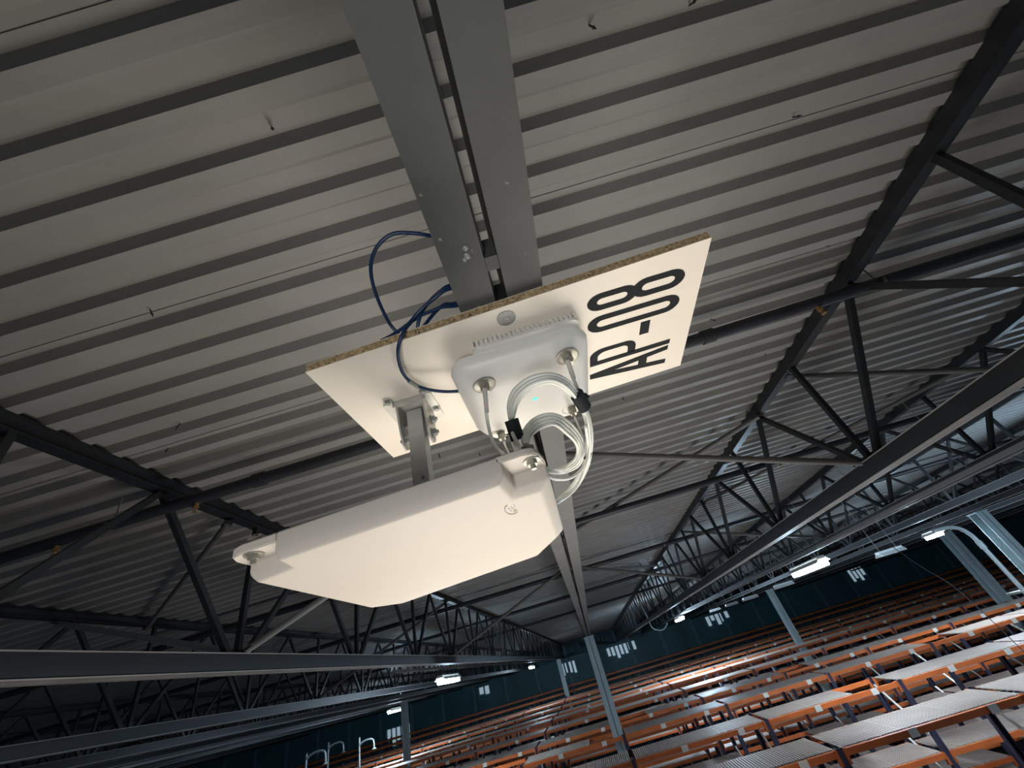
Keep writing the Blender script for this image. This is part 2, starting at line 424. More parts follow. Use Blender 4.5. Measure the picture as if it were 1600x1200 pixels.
def sprinkler(k, x, lab):
    a = PIPES[k][0]; p = pipe_at(k, x) - Vector((a[0], a[1], PIPES[k][2])); t = empty('sprinkler_head', tuple(p + Vector((0, 0, -.038))), PIPE_OBJ[k]); t['label'] = lab
    bm = bmesh.new(); cyl(bm, (0, 0, 0), (0, 0, -.022), .014, 12); cyl(bm, (0, 0, -.022), (0, 0, -.032), .018, 6); ob('socket', bm, M['brass'], t)
    bm = bmesh.new()
    for s in (-1, 1): tube(bm, [(s * .009, 0, -.03), (s * .014, 0, -.045), (s * .003, 0, -.062)], .0022, 6, 4)
    ob('yoke', bm, M['brass'], t, True)
    bm = bmesh.new(); cyl(bm, (0, 0, -.032), (0, 0, -.06), .0025, 8); ob('bulb', bm, M['brass'], t)
    bm = bmesh.new(); cyl(bm, (0, 0, -.062), (0, 0, -.065), .017, 12); ob('deflector', bm, M['brass'], t)
def strap(k, x, lab):
    p = pipe_at(k, x); r = PIPES[k][3] + .004
    t = empty('pipe_clamp', (p.x, p.y, ZD)); tag(t, lab, 'clamp', 'bright pipe clamps')
    bm = bmesh.new(); n = 14; zc = p.z - ZD
    pts = [(math.cos(math.radians(-190 + 200 * i / n)) * r, math.sin(math.radians(-190 + 200 * i / n)) * r) for i in range(n + 1)]
    A = []
    for q, rr in ((-.014, 1), (.014, 1)):
        A.append([bm.verts.new((q, y, z + zc)) for y, z in pts])
    for i in range(n): bm.faces.new((A[0][i], A[0][i + 1], A[1][i + 1], A[1][i]))
    bmesh.ops.solidify(bm, geom=bm.faces[:], thickness=.003)
    ob('strap', bm, M['zinc'], t)
    bm = bmesh.new(); cyl(bm, (0, 0, 0), (0, 0, zc + r), .005, 8); ob('rod', bm, M['zinc'], t)
PIPE_OBJ = []
for i, (a, b, z, r, lab) in enumerate(PIPES):
    t = empty('sprinkler_pipe', (a[0], a[1], z)); tag(t, lab, 'pipe', 'sprinkler pipes'); PIPE_OBJ.append(t)
    d = Vector((b[0] - a[0], b[1] - a[1], 0))
    bm = bmesh.new(); cyl(bm, (0, 0, 0), d, r, 18); ob('pipe_run', bm, M['pipe'], t, True, 40)
    k = 0.18
    while k < 1:
        q = d * k; u = d.normalized(); bm = bmesh.new(); cyl(bm, q - u * .04, q + u * .04, r + .009, 18); ob('coupling', bm, M['pipe'], t, True, 40); k += 0.31
sprinkler(0, -2.33, 'brass sprinkler head on the near pipe beside the left truss')
sprinkler(1, 2.10, 'brass sprinkler head on the near pipe beside the right truss')
sprinkler(0, -3.35, 'brass sprinkler head at the far left end of the near pipe')
sprinkler(2, 3.2, 'brass sprinkler head on the second pipe')
strap(0, -2.96, 'bright clamp on the near pipe left of the left truss')
strap(1, 2.56, 'bright clamp on the near pipe right of the right truss')
strap(2, 2.75, 'bright clamp on the second pipe by the right truss')
strap(3, 2.1, 'bright clamp on the third pipe, small and distant')
strap(2, -5.6, 'bright clamp on the second pipe at the left')
strap(2, -1.6, 'bright clamp on the second pipe under the antenna')

# ------------------------------------------------------------------ columns
def hcol(x, y, zt, lab, w_=0.27):
    t = empty('steel_column', (x, y, FZ)); tag(t, lab, 'column', 'steel columns')
    h = zt - FZ
    for nm, bx in (('flange', (-w_ / 2, w_ / 2, -w_ / 2, -w_ / 2 + .018)), ('flange', (-w_ / 2, w_ / 2, w_ / 2 - .018, w_ / 2))):
        ob(nm, mbox(*bx, 0, h), M['column'], t)
    ob('web', mbox(-.007, .007, -w_ / 2, w_ / 2, 0, h), M['column'], t)
    ob('cap_plate', mbox(-w_ / 2 - .02, w_ / 2 + .02, -w_ / 2 - .02, w_ / 2 + .02, h - .02, h), M['column'], t)
    ob('base_plate', mbox(-w_ / 2 - .08, w_ / 2 + .08, -w_ / 2 - .08, w_ / 2 + .08, 0, .03), M['column'], t)
hcol(0.024, 13.5, .498, 'tall grey column at the end of the twin channels, bottom centre')
hcol(10.5, 12.0, .60, 'broad grey column at the right edge beside the white pipe')
hcol(14.3, 18.2, .60, 'dimmer grey column left of the broad right one', .32)
hcol(9.45, 24.0, .60, 'slim grey column under the bright lamp on the right')
hcol(-9.8, 24.0, .52, 'slim grey column at the lower left under a lamp')
hcol(-2.6, 36.0, .50, 'very distant dark column left of the central one', .3)

# ------------------------------------------------------------------ lighting
def lightfix(x, y, z, on, lab, L=1.5, power=0.0, top=None):
    t = empty('fluorescent_light', (x, y, z)); tag(t, lab, 'light', 'lit batten lights' if on else 'unlit batten lights')
    ob('housing', mbox(-.07, .07, -L / 2, L / 2, 0, .055, bev=.008), M['fixture'], t)
    bm = bmesh.new()
    for s in (-1, 1):
        bar(bm, (s * .07, -L / 2, .02), (s * .12, -L / 2, -.035), .012, .01); 
    loft(bm, [[(sx, yy, zz) for sx, zz in ((-.075, .01), (-.13, -.05), (-.137, -.05), (-.082, .016))] for yy in (-L / 2, L / 2)])
    loft(bm, [[(sx, yy, zz) for sx, zz in ((.075, .01), (.13, -.05), (.137, -.05), (.082, .016))] for yy in (-L / 2, L / 2)])
    ob('reflector', bm, M['fixture'], t)
    if on:
        ob('glow_box', mbox(-.095, .095, -L / 2 + .03, L / 2 - .03, -.13, -.001, bev=.02), M['tube'], t)  # oversized glowing box stands in for the bloom around the tubes
    else:
        for s in (-1, 1):
            bm = bmesh.new(); cyl(bm, (s * .035, -L / 2 + .04, -.022), (s * .035, L / 2 - .04, -.022), .016, 12)
            ob('tube', bm, M['tubeoff'], t, True, 40)
    for s in (-1, 1):
        bm = bmesh.new(); bar(bm, (0, s * L * .35, .055), (0, s * L * .35, (top - z) if top else .175), .006, .006); ob('hanger', bm, M['zinc'], t)
    if power:
        ld = bpy.data.lights.new('tube_light', 'AREA'); ld.shape = 'RECTANGLE'; ld.size = .16; ld.size_y = L; ld.energy = power; ld.color = (.82, .92, 1.0); ld.spread = math.radians(170)
        lo = bpy.data.objects.new('tube_light', ld); col.objects.link(lo); lo.parent = t; lo.location = (0, 0, -.115)
        pd = bpy.data.lights.new('tube_spill', 'POINT'); pd.energy = power * .11; pd.color = (.55, .78, 1.0); pd.shadow_soft_size = .12
        po = bpy.data.objects.new('tube_spill', pd); col.objects.link(po); po.parent = t; po.location = (0, 0, -.30)
    return t
lightfix(4.75, 9.65, .455, True, 'brightest lit batten light, right of centre above the racks', 1.35, 1500, .63)
lightfix(-3.85, 12.5, .49, True, 'large lit batten light at left under the antenna', 1.5, 1100, .67)
lightfix(4.4, 22.6, .52, True, 'small lit batten light right of the tall column', 1.5, 4200, ZD)
lightfix(-4.1, 31.5, .50, True, 'distant lit batten light left of the tall column', 1.5, 700, ZD)
lightfix(-10.8, 25.2, .32, True, 'small lit batten light above the slim left column', 1.5, 2200, .50)
lightfix(10.0, 13.1, .50, True, 'small lit batten light near the broad right column', .55, 1000, .68)
for i, (px, py, yy) in enumerate([(1390, 862, 10.5), (1224, 914, 14.5), (1172, 934, 18.0), (1143, 944, 21.5), (1117, 953, 25.0)]):
    p = PY(px, py, yy)
    lab = ['unlit white batten light, largest, left of the broad right column', 'unlit white batten light just under the brightest lamp', 'unlit batten light, third of the row towards the far wall', 'unlit batten light, fourth of the row towards the far wall', 'unlit batten light, farthest of the row on the right'][i]
    t = lightfix(p.x, p.y, p.z, False, lab, .55, 0, ZD); t.rotation_euler = (0, 0, PI / 2)
# trunking rails the lamps hang from
def rail(x, z, y0, y1, lab, w_=.06, h=.05):
    t = empty('cable_rail', (x, y0, z)); tag(t, lab, 'rail', 'light rails')
    bm = bmesh.new()
    loft(bm, [[(a, yy, b) for a, b in ((-w_ / 2, h), (-w_ / 2, 0), (w_ / 2, 0), (w_ / 2, h))] for yy in (0, y1 - y0)])
    ob('channel', bm, M['railm'], t)
    yy = 1.2; hm = bpy.data.meshes.new('hanger'); bm = bmesh.new()
    bar(bm, (-.09, 0, h + .16), (0, 0, h), .005, .005); bar(bm, (.09, 0, h + .16), (0, 0, h), .005, .005); bar(bm, (0, 0, ZD - z), (0, 0, h), .005, .005)
    bm.to_mesh(hm); bm.free(); hm.materials.append(M['zinc'])
    while yy < y1 - y0: link('hanger', hm, None, t, (0, yy, 0)); yy += 1.85
rail(4.75, .63, 2.0, 30, 'pale light rail on the right above the brightest lamp')
rail(-3.85, .67, 9.0, 34, 'pale light rail on the left above the large lit lamp')
rail(-10.8, .50, 8.0, 30, 'pale light rail at the far left above the small lamp')
rail(10.0, .68, 4.0, 28, 'pale light rail at the far right')
lightfix(10.0, 6.6, .50, True, 'unseen batten light added beyond the right edge to light the near racks', 1.5, 2600, .68)  # extra fixture added out of view to brighten the near racks

# ------------------------------------------------------------------ pallet racks
BAY, DEPTH = 2.6, 0.95
def up_mesh(h):
    bm = bmesh.new()
    loft(bm, [[(a, b, zz) for a, b in ((-.045, -.035), (.045, -.035), (.045, .035), (.025, .035), (.025, -.02), (-.025, -.02), (-.025, .035), (-.045, .035))] for zz in (0, h)])
    me = bpy.data.meshes.new('upright'); bmesh.ops.recalc_face_normals(bm, faces=bm.faces[:]); bm.to_mesh(me); bm.free(); me.materials.append(M['upright']); return me
def shape(name, bm, m):
    me = bpy.data.meshes.new(name); bmesh.ops.recalc_face_normals(bm, faces=bm.faces[:]); bm.to_mesh(me); bm.free(); me.materials.append(m); return me
bm = bmesh.new(); box(bm, .045, BAY - .045, -.025, .025, -.072, 0); box(bm, .03, .075, -.035, .03, -.15, .01); box(bm, BAY - .075, BAY - .03, -.035, .03, -.15, .01)
beam_me = shape('beam', bm, M['orange'])
pw = (BAY - .1) / 3
bm = bmesh.new()
n = 20
for i in range(n + 1):
    xx = i * (pw - .03) / n; box(bm, xx, xx + .022, 0, DEPTH - .06, -.012, 0)
for j in range(9):
    yy = j * (DEPTH - .08) / 8; box(bm, 0, pw - .01, yy, yy + .03, -.022, -.0125)
deck_me = shape('deck_grating', bm, M['mesh'])
bm = bmesh.new(); box(bm, 0, BAY - .1, 0, DEPTH - .06, -.015, 0)
deck_far = shape('deck_panel', bm, M['mesh'])
bm = bmesh.new(); bar(bm, (0, 0, 0), (0, DEPTH - .06, .75), .035, .025); brace_me = shape('frame_strut', bm, M['strut'])
bm = bmesh.new(); box(bm, -.06, .06, -.004, 0, -.045, .045); tag_me = shape('location_tag', bm, M['tag'])
bm = bmesh.new(); bar(bm, (0, 0, -.03), (0, DEPTH - .05, -.03), .03, .03); tie_me = shape('deck_support', bm, M['strut'])
ROWS = [7.65, 10.3, 13.0, 15.8, 18.6, 21.5, 24.3, 27.2, 30.2]
RL = ['nearest orange pallet rack with pale grating decks, bottom right corner',
      'orange pallet rack, second from the camera, with a bright orange front beam',
      'orange pallet rack, third from the camera',
      'orange pallet rack, fourth from the camera',
      'orange pallet rack, fifth from the camera',
      'orange pallet rack, sixth from the camera', 'orange pallet rack, seventh from the camera',
      'orange pallet rack, eighth from the camera, a thin bright row', 'orange pallet rack, ninth from the camera, the last row catching light']
for ri, ry in enumerate(ROWS):
    near = ri < 4
    x0 = 2.75 + BAY * math.floor((0.2 - (ry - 7.65) * .80 - 2.75 + .6) / BAY)
    x1 = 6.5 + (ry - 7.65) * .97
    nb = int(math.ceil((x1 - x0) / BAY))
    ZT = -1.70 + (0.03 * (ri % 3)) 
    t = empty('pallet_rack', (x0, ry, FZ)); tag(t, RL[ri], 'rack', 'pallet racks')
    h = ZT + .02 - FZ
    um = up_mesh(h)
    levels = [0, 1.0, 2.05, 3.15] if near else [0, .8, 1.7]
    for b in range(nb + 1):
        for yy in (0, DEPTH):
            o = link('upright', um, None, t, (b * BAY, yy, 0))
            if yy: o.rotation_euler = (0, 0, PI)
        for lv in ((0.85, 1.65) if near else (0.9,)):
            link('frame_strut', brace_me, None, t, (b * BAY, 0.03, h - .02 - lv))
    for b in range(nb):
        for li, lv in enumerate(levels):
            zz = ZT - lv - FZ
            link('beam', beam_me, None, t, (b * BAY, 0, zz)); link('beam', beam_me, None, t, (b * BAY, DEPTH, zz))
            if li == 0:
                for q in ((.45, .95) if near else (.7,)):
                    o = link('location_tag', tag_me, None, t, (b * BAY + q * 2.2, -.027, zz - .04)); o['label'] = 'small white location tag'
            if near and li < 3:
                for q in range(3):
                    if random.random() < (.22 if li else .08): continue
                    link('deck_grating', deck_me, None, t, (b * BAY + .05 + q * pw + .01, .03, zz + .012))
                    if li == 0: link('deck_support', tie_me, None, t, (b * BAY + .05 + (q + .5) * pw, .02, zz - .01))
            else:
                link('deck_panel', deck_far, None, t, (b * BAY + .05, .03, zz + .012))
# rows too far away to tell their pieces apart
for k, ry in enumerate((33.5, 37.0, 40.5)):
    t = empty('pallet_rack', (-26, ry, FZ)); tag(t, ['dark distant pallet rack just beyond the lit rows', 'dark distant pallet rack, middle of the three unlit rows', 'dark pallet rack nearest the far wall'][k], 'rack', 'pallet racks')
    hz = -1.6 + .2 * k - FZ
    bm = bmesh.new(); nb = 24
    for b in range(nb + 1):
        box(bm, b * BAY - .05, b * BAY + .05, 0, .08, 0, hz); box(bm, b * BAY - .05, b * BAY + .05, .9, .98, 0, hz)
    o = ob('rack_frames', bm, M['upright'], t); o['kind'] = 'stuff'
    bm = bmesh.new()
    for lv in (.1, 1.2, 2.4):
        box(bm, 0, nb * BAY, -.03, .02, hz - lv - .12, hz - lv); box(bm, 0, nb * BAY, .95, 1.0, hz - lv - .12, hz - lv)
    ob('beam_line', bm, M['orange'], t)
    bm = bmesh.new()
    for lv in (.1, 1.2, 2.4): box(bm, 0, nb * BAY, .03, .94, hz - lv - .02, hz - lv)
    ob('deck_line', bm, M['mesh'], t)

# ------------------------------------------------------------------ pale pipe by the right column, far ducts, loose wire
t = empty('drain_pipe', (9.47, 11.4, FZ)); tag(t, 'pale round pipe with a swept elbow running down the broad right column', 'pipe')
bm = bmesh.new(); tube(bm, [(0, 0, 0), (0, 0, 5), (0, 0, 8.6), (0, .0, 9.0), (-.03, 0, 9.2), (-.14, 0, 9.36), (-.35, 0, 9.44), (-.7, 0, 9.46)], .045, 14, 6); ob('pipe_run', bm, M['duct'], t, True)
bm = bmesh.new(); cyl(bm, (0, 0, 8.85), (0, 0, 9.02), .062, 16); ob('coupling', bm, M['duct'], t, True, 40)
bm = bmesh.new(); box(bm, 0, .89, .0, .46, 7.9, 7.94); ob('wall_clip', bm, M['zinc'], t)
for i, (px, py, s, lab) in enumerate([(490, 1180, .8, 'bent pale duct at the lower left edge of the hall, larger'), (522, 1165, .7, 'bent pale duct right of the larger one, lower left'), (570, 1160, .6, 'small bent pale duct above the left column')]):
    p = PY(px, py, (26.2, 29.2, 26.2)[i])
    t = empty('bent_duct', (p.x, p.y, FZ)); tag(t, lab, 'duct', 'bent pale ducts')
    zz = p.z - FZ
    bm = bmesh.new(); tube(bm, [(-.5 * s, 0, 0), (-.5 * s, 0, zz - .7 * s), (-.45 * s, 0, zz - .1 * s), (-.1 * s, 0, zz + .1 * s), (.5 * s, 0, zz + .12 * s), (.8 * s, 0, zz - .05 * s), (.85 * s, 0, zz - .5 * s)], .07 * s, 10, 6); ob('duct_run', bm, M['duct'], t, True)
    bm = bmesh.new(); cyl(bm, (.85 * s, 0, zz - .5 * s), (.85 * s, 0, zz - .62 * s), .07 * s, 12, .2 * s); ob('nozzle', bm, M['duct'], t)
a = PY(1388, 850, 10.3); b = PY(1562, 962, 8.6)
bm = bmesh.new(); tube(bm, [a, a.lerp(b, .35) + Vector((0, 0, -.06)), a.lerp(b, .7) + Vector((0, 0, -.07)), b + Vector((0, 0, -1.0))], .006, 6, 8)
o = ob('loose_wire', bm, M['rubber'], None, True); tag(o, 'thin dark wire hanging from the unlit light down to the racks at right', 'wire')
bm = bmesh.new(); p = PY(1022, 985, 30)
tube(bm, [p + Vector((-.1, 0, 1.6)), p + Vector((-.1, 0, .6)), p + Vector((0, 0, .1)), p + Vector((.5, 0, -.1)), p + Vector((.9, 0, 0.1)), p + Vector((.9, 0, .2))], .035, 8, 6)
o = ob('hanging_cable', bm, M['duct'], None, True); tag(o, 'pale looped cable hanging far off right of the tall column', 'cable')

# ------------------------------------------------------------------ the board with its lettering
BZ = 0.480; BT = 0.0178
bx0, bx1, by0, by1 = -0.3270, 0.3800, 0.4480, 0.7900
NL = [PZ(477, 582, BZ), PZ(1112, 371, BZ), PZ(1063, 571, BZ), PZ(615, 715, BZ)]
board = empty('sign_board', (0.026, 0.62, BZ)); tag(board, 'white chipboard panel lettered AP-08, screwed under the twin steel channels', 'board')
O = Vector((0.026, 0.62, BZ))
cor = [(p.x - O.x, p.y - O.y) for p in NL]
def inset(pts, d):
    c = Vector((sum(p[0] for p in pts) / 4, sum(p[1] for p in pts) / 4)); return [(p[0] - math.copysign(d, p[0] - c.x), p[1] - math.copysign(d, p[1] - c.y)) for p in pts]
bm = bmesh.new(); prism(bm, inset(cor, .0003), .0012, BT - .0008); ob('chipboard_core', bm, M['chip'], board)
bm = bmesh.new(); prism(bm, cor, 0, .0012); o = ob('laminate_face', bm, M['board'], board); o['label'] = 'smooth cream laminate face'
bm = bmesh.new(); prism(bm, cor, BT - .0008, BT); ob('laminate_back', bm, M['board'], board)
# lettering, s = reading direction (towards -Y), t = letter height (towards -X)
ZL0, ZL1 = -.0009, .0
def stadium_ring(bm, x0, x1, y0, y1, tx, ty, n=10):
    ro = min(x1 - x0, y1 - y0) / 2
    out = superell(x0, x1, y0, y1, n); inn = superell(x0 + tx, x1 - tx, y0 + ty, y1 - ty, n)
    for z in (ZL0, ZL1):
        pass
    A = [[bm.verts.new((p[0], p[1], z)) for p in L] for L, z in ((out, ZL1), (out, ZL0), (inn, ZL0), (inn, ZL1))]
    m = len(out)
    for a, b in ((0, 1), (1, 2), (2, 3)):
        for i in range(m):
            j = (i + 1) % m; bm.faces.new((A[a][i], A[a][j], A[b][j], A[b][i]))
def superell(x0, x1, y0, y1, n):
    # rounded ends along x (letters are tall along x)
    r = (y1 - y0) / 2; rx = min((x1 - x0) / 2, r * 1.25); cy = (y0 + y1) / 2
    pts = []
    for k in range(n + 1):
        a = -PI / 2 + PI * k / n; pts.append((x1 - rx + rx * math.cos(a), cy + r * math.sin(a)))
    for k in range(n + 1):
        a = PI / 2 + PI * k / n; pts.append((x0 + rx + rx * math.cos(a), cy + r * math.sin(a)))
    return pts
def letter(bm):
    for v in bm.verts: v.co.x -= O.x; v.co.y -= O.y
    o = ob('letter', bm, M['ink'], board); o['label'] = 'black vinyl character'; return o
def poly(bm, pts):
    A = [bm.verts.new((x, y, ZL0)) for x, y in pts]; B = [bm.verts.new((x, y, ZL1)) for x, y in pts]
    bm.faces.new(A); n = len(pts)
    for i in range(n): bm.faces.new((A[i], A[(i + 1) % n], B[(i + 1) % n], B[i]))
# 8
bm = bmesh.new(); stadium_ring(bm, .1655, .2575, .4780, .5180, .0180, .0122); ZL0 = -.0010; stadium_ring(bm, .2475, .3440, .4740, .5160, .0180, .0122); ZL0 = -.0009; letter(bm)
# 0
bm = bmesh.new(); stadium_ring(bm, .1655, .3450, .5330, .5760, .0180, .0122); letter(bm)
# -
bm = bmesh.new(); poly(bm, [(.273, .585), (.292, .585), (.292, .621), (.273, .621)]); letter(bm)
# P : stem + bowl
bm = bmesh.new(); poly(bm, [(.1695, .667), (.3450, .664), (.3450, .6775), (.1695, .6795)])
def bowl(n=10):
    # bowl occupying x .1695-.268, y .628-.668 open towards the stem
    xo0, xo1, yo = .1695, .268, .6285; ti, tj = .0165, .0110
    outer = []; inner = []
    for k in range(n + 1):
        a = PI * k / n
        ex = .045
        # path: from (xo0,stem) around to (xo1,stem)
    o_ = [(xo0, .668)] + [(xo0 + .030 - .030 * math.cos(a), yo + .022 - .022 * math.sin(a)) for a in [PI / 2 * k / n for k in range(n + 1)]] + [(xo1 - .022 + .022 * math.sin(a), yo + .020 - .020 * math.cos(a)) for a in [PI / 2 * k / n for k in range(n + 1)]] + [(xo1, .668)]
    i_ = [(xo0 + ti, .668)] + [(xo0 + ti + .020 - .020 * math.cos(a), yo + tj + .014 - .014 * math.sin(a)) for a in [PI / 2 * k / n for k in range(n + 1)]] + [(xo1 - ti - .012 + .012 * math.sin(a), yo + tj + .012 - .012 * math.cos(a)) for a in [PI / 2 * k / n for k in range(n + 1)]] + [(xo1 - ti, .668)]
    return o_, i_
o_, i_ = bowl()
L4 = [[bm.verts.new((p[0], p[1], z)) for p in L] for L, z in ((o_, ZL1), (o_, ZL0), (i_, ZL0), (i_, ZL1))]
for a, b in ((0, 1), (1, 2), (2, 3)):
    for i in range(len(o_) - 1): bm.faces.new((L4[a][i], L4[a][i + 1], L4[b][i + 1], L4[b][i]))
letter(bm)
# A : two legs meeting at the left, crossbar
bm = bmesh.new()
poly(bm, [(.1690, .7085), (.1690, .7235), (.3440, .6975), (.3440, .6835)])
ZL0 = -.0010
poly(bm, [(.1690, .7095), (.1690, .7245), (.3450, .7455), (.3450, .7315)])
ZL0 = -.0011
poly(bm, [(.2800, .6990), (.2990, .6960), (.2990, .7330), (.2800, .7310)])
letter(bm)

def screw(x, y, z, r, name='screw', parent=None, m='zinc', lab=None, cat=None):
    t = empty(name, (x, y, z), parent)
    return t
# big washer screw
p = PZ(791, 497, BZ)
t = empty('washer_screw', (p.x, p.y, BZ)); tag(t, 'round galvanised washer with a cross-head screw near the top edge of the board', 'screw')
bm = bmesh.new(); cyl(bm, (0, 0, 0), (0, 0, -.0015), .0165, 32); ob('washer', bm, M['zinc'], t, True, 30)
bm = bmesh.new(); cyl(bm, (0, 0, -.0015), (0, 0, -.0050), .0055, 16, .0035); ob('screw_head', bm, M['steelb'], t, True, 50)
bm = bmesh.new(); box(bm, -.003, .003, -.0006, .0006, -.0053, -.0049); box(bm, -.0006, .0006, -.003, .003, -.0053, -.0049); ob('recess', bm, M['rubber'], t)

# ------------------------------------------------------------------ access point
AX0, AX1, AY0, AY1 = -0.101, 0.153, 0.510, 0.757
ap = empty('access_point', ((AX0 + AX1) / 2, (AY0 + AY1) / 2, BZ)); tag(ap, 'white square wireless access point with four connectors and a green light', 'access point')
Oa = Vector(ap.location)
def shift(bm, o): 
    for v in bm.verts: v.co -= o
bm = bmesh.new()
L = []
for z, d, dn, r in ((.4575, .004, 0, .030), (.4500, .000, 0, .034), (.4420, .0015, .001, .035), (.4350, .006, .006, .036), (.4270, .011, .018, .034), (.4200, .017, .028, .030), (.4155, .024, .036, .026), (.4130, .032, .044, .020), (.4120, .045, .056, .016)):
    L.append([(x, y, z) for x, y in rrect(AX0 + d, AX1 - d, AY0 + dn, AY1 - d * .8, r, 8)])
loft(bm, L); shift(bm, Oa); ob('cover', bm, M['ap'], ap, True, 50)
bm = bmesh.new(); prism(bm, rrect(-.050, .142, .4965, .748, .012, 4), .4565, .4625)
shift(bm, Oa); ob('back_plate', bm, M['apd'], ap)
bm = bmesh.new(); prism(bm, rrect(-.045, .137, .5065, .742, .010, 4), .4625, BZ - .0005); shift(bm, Oa); ob('heat_sink_body', bm, M['apd'], ap)
nf = 23
fm = bmesh.new(); box(fm, -.0017, .0017, 0, .246, 0, .0110)
fme = shape('cooling_fin', fm, M['apd'])
for i in range(nf):
    link('cooling_fin', fme, None, ap, (-.046 + i * (.184 / (nf - 1)) - Oa.x, .4955 - Oa.y, .4615 - Oa.z))
CON = [(-.0470, .5455), (.1050, .5350), (-.0520, .7210), (.1040, .7060)]
for i, (cx, cy) in enumerate(CON):
    t = empty('connector', (cx - Oa.x, cy - Oa.y, .4125 - Oa.z), ap)
    bm = bmesh.new(); loft(bm, [[(math.cos(a) * r, math.sin(a) * r, z) for a in [2 * PI * k / 28 for k in range(28)]] for r, z in ((.0205, .0015), (.0205, -.0004), (.0190, -.0009), (.0180, -.0004))]); ob('recess_ring', bm, M['nickel'], t, True, 40)
    bm = bmesh.new(); cyl(bm, (0, 0, 0), (0, 0, -.012), .0088, 6); cyl(bm, (0, 0, -.012), (0, 0, -.016), .0070, 16); ob('hex_nut', bm, M['nickel'], t)
p = PZ(836, 623, .4120)
bm = bmesh.new(); bmesh.ops.create_uvsphere(bm, u_segments=16, v_segments=8, radius=.0050)
for v in bm.verts: v.co = Vector((v.co.x + p.x, v.co.y + p.y, v.co.z * .35 + .4118))
shift(bm, Oa); o = ob('status_light', bm, M['led'], ap, True); o['label'] = 'glowing green status light'

# ------------------------------------------------------------------ bracket and arm
br = empty('mounting_bracket', (-.205, .645, BZ)); tag(br, 'folded metal bracket and arm under the left half of the board, holding the antenna', 'bracket')
Ob = Vector(br.location)
def bpart(name, bm, m, **k):
    shift(bm, Ob); return ob(name, bm, M[m], br, **k)
bpart('base_plate', (lambda b: (prism(b, rrect(-.256, -.158, .600, .692, .006, 3), BZ - .0035, BZ - .0003), b)[1])(bmesh.new()), 'steelb')
# upturned flange of the rear half
bpart('fold', mbox(-.236, -.170, .6, .604, BZ - .014, BZ - .003), 'steelb')
for (sx, xx) in ((-1, -.229), (1, -.176)):
    bm = bmesh.new()
    prof = [(.598, BZ - .003), (.668, BZ - .003), (.664, .430), (.655, .398), (.640, .388), (.625, .392), (.615, .41)]
    loft(bm, [[(xx - .0018, a, b) for a, b in prof], [(xx + .0018, a, b) for a, b in prof]])
    bpart('cheek_plate', bm, 'steelb')
bpart('bridge', mbox(-.229, -.176, .660, .664, .43, BZ - .003), 'steelb')
for yy, zz in ((.640, .440), (.637, .408)):
    bm = bmesh.new(); cyl(bm, (-.238, yy, zz), (-.162, yy, zz), .0035, 10); bpart('bolt', bm, 'zinc')
    bm = bmesh.new(); cyl(bm, (-.174, yy, zz), (-.166, yy, zz), .0078, 6); cyl(bm, (-.174, yy, zz), (-.1725, yy, zz), .010, 18); bpart('nut', bm, 'zinc')
for (px, py) in ((606, 629), (661, 611), (682, 638), (628, 655)):
    p = PZ(px, py, BZ - .004)
    bm = bmesh.new(); cyl(bm, (p.x, p.y, BZ - .0035), (p.x, p.y, BZ - .0048), .0085, 20); cyl(bm, (p.x, p.y, BZ - .0048), (p.x, p.y, BZ - .0085), .0052, 6); bpart('bolt_head', bm, 'zinc')
bm = bmesh.new()
w2 = .0150; t_ = .002
pr = [(-w2, .018), (-w2, -.012), (w2, -.012), (w2, .018), (w2 - t_, .018), (w2 - t_, -.012 + t_), (-w2 + t_, -.012 + t_), (-w2 + t_, .018)]
loft(bm, [[(-.2010 + a, .632 + b, zz) for a, b in pr] for zz in (.462, .1990)])
bpart('arm', bm, 'arm')
bm = bmesh.new(); q = PY(661, 746, .62); cyl(bm, (q.x, .6215, q.z), (q.x, .6180, q.z), .003, 12); bpart('rivet', bm, 'zinc')
bpart('foot_plate', mbox(-.235, -.165, .60, .67, .1930, .1990), 'steelb')

# ------------------------------------------------------------------ panel antenna
AO = Vector((-.172, .590, .1640))
ant = empty('panel_antenna', tuple(AO)); tag(ant, 'large off-white flat panel antenna hanging level below the board on its arm', 'antenna')
ant.rotation_euler = (0, -.040, 0)
def A2(p): return (p[0] - AO.x, p[1] - AO.y)
outl = [(-.300, .402), (-.036, .402), (-.031, .448), (.0125, .452), (.0140, .694), (-.038, .779), (-.313, .785), (-.357, .735), (-.357, .440), (-.306, .434)]
face = [(-.296, .4045), (-.046, .4045), (-.040, .462), (-.0035, .466), (-.0015, .690), (-.046, .770), (-.310, .777), (-.349, .731), (-.349, .446), (-.302, .441)]
bm = bmesh.new()
DPT = .033
loft(bm, [[(*A2(p), DPT) for p in outl], [(*A2(p), .010) for p in outl], [(*A2(p), 0) for p in face]])
bmesh.ops.recalc_face_normals(bm, faces=bm.faces[:])
bmesh.ops.bevel(bm, geom=[e for e in bm.edges if not e.is_boundary], offset=.0034, segments=3, affect='EDGES', profile=.5, clamp_overlap=True)
ob('radome', bm, M['ant'], ant, True, 35)
def ear(pts, z0, z1, lab=None):
    bm = bmesh.new(); prism(bm, [A2(p) for p in pts], z0, z1); bmesh.ops.bevel(bm, geom=bm.edges[:], offset=.0016, segments=2, affect='EDGES'); return ob('mounting_ear', bm, M['ant'], ant, True, 40)
ear([(-.042, .402), (-.012, .402), (-.001, .405), (.006, .412), (.0125, .440), (.0125, .470), (-.042, .470)], DPT - .009, DPT)
ear([(-.298, .402), (-.340, .402), (-.353, .407), (-.358, .418), (-.357, .430), (-.357, .45), (-.298, .45)], DPT - .012, DPT - .001)
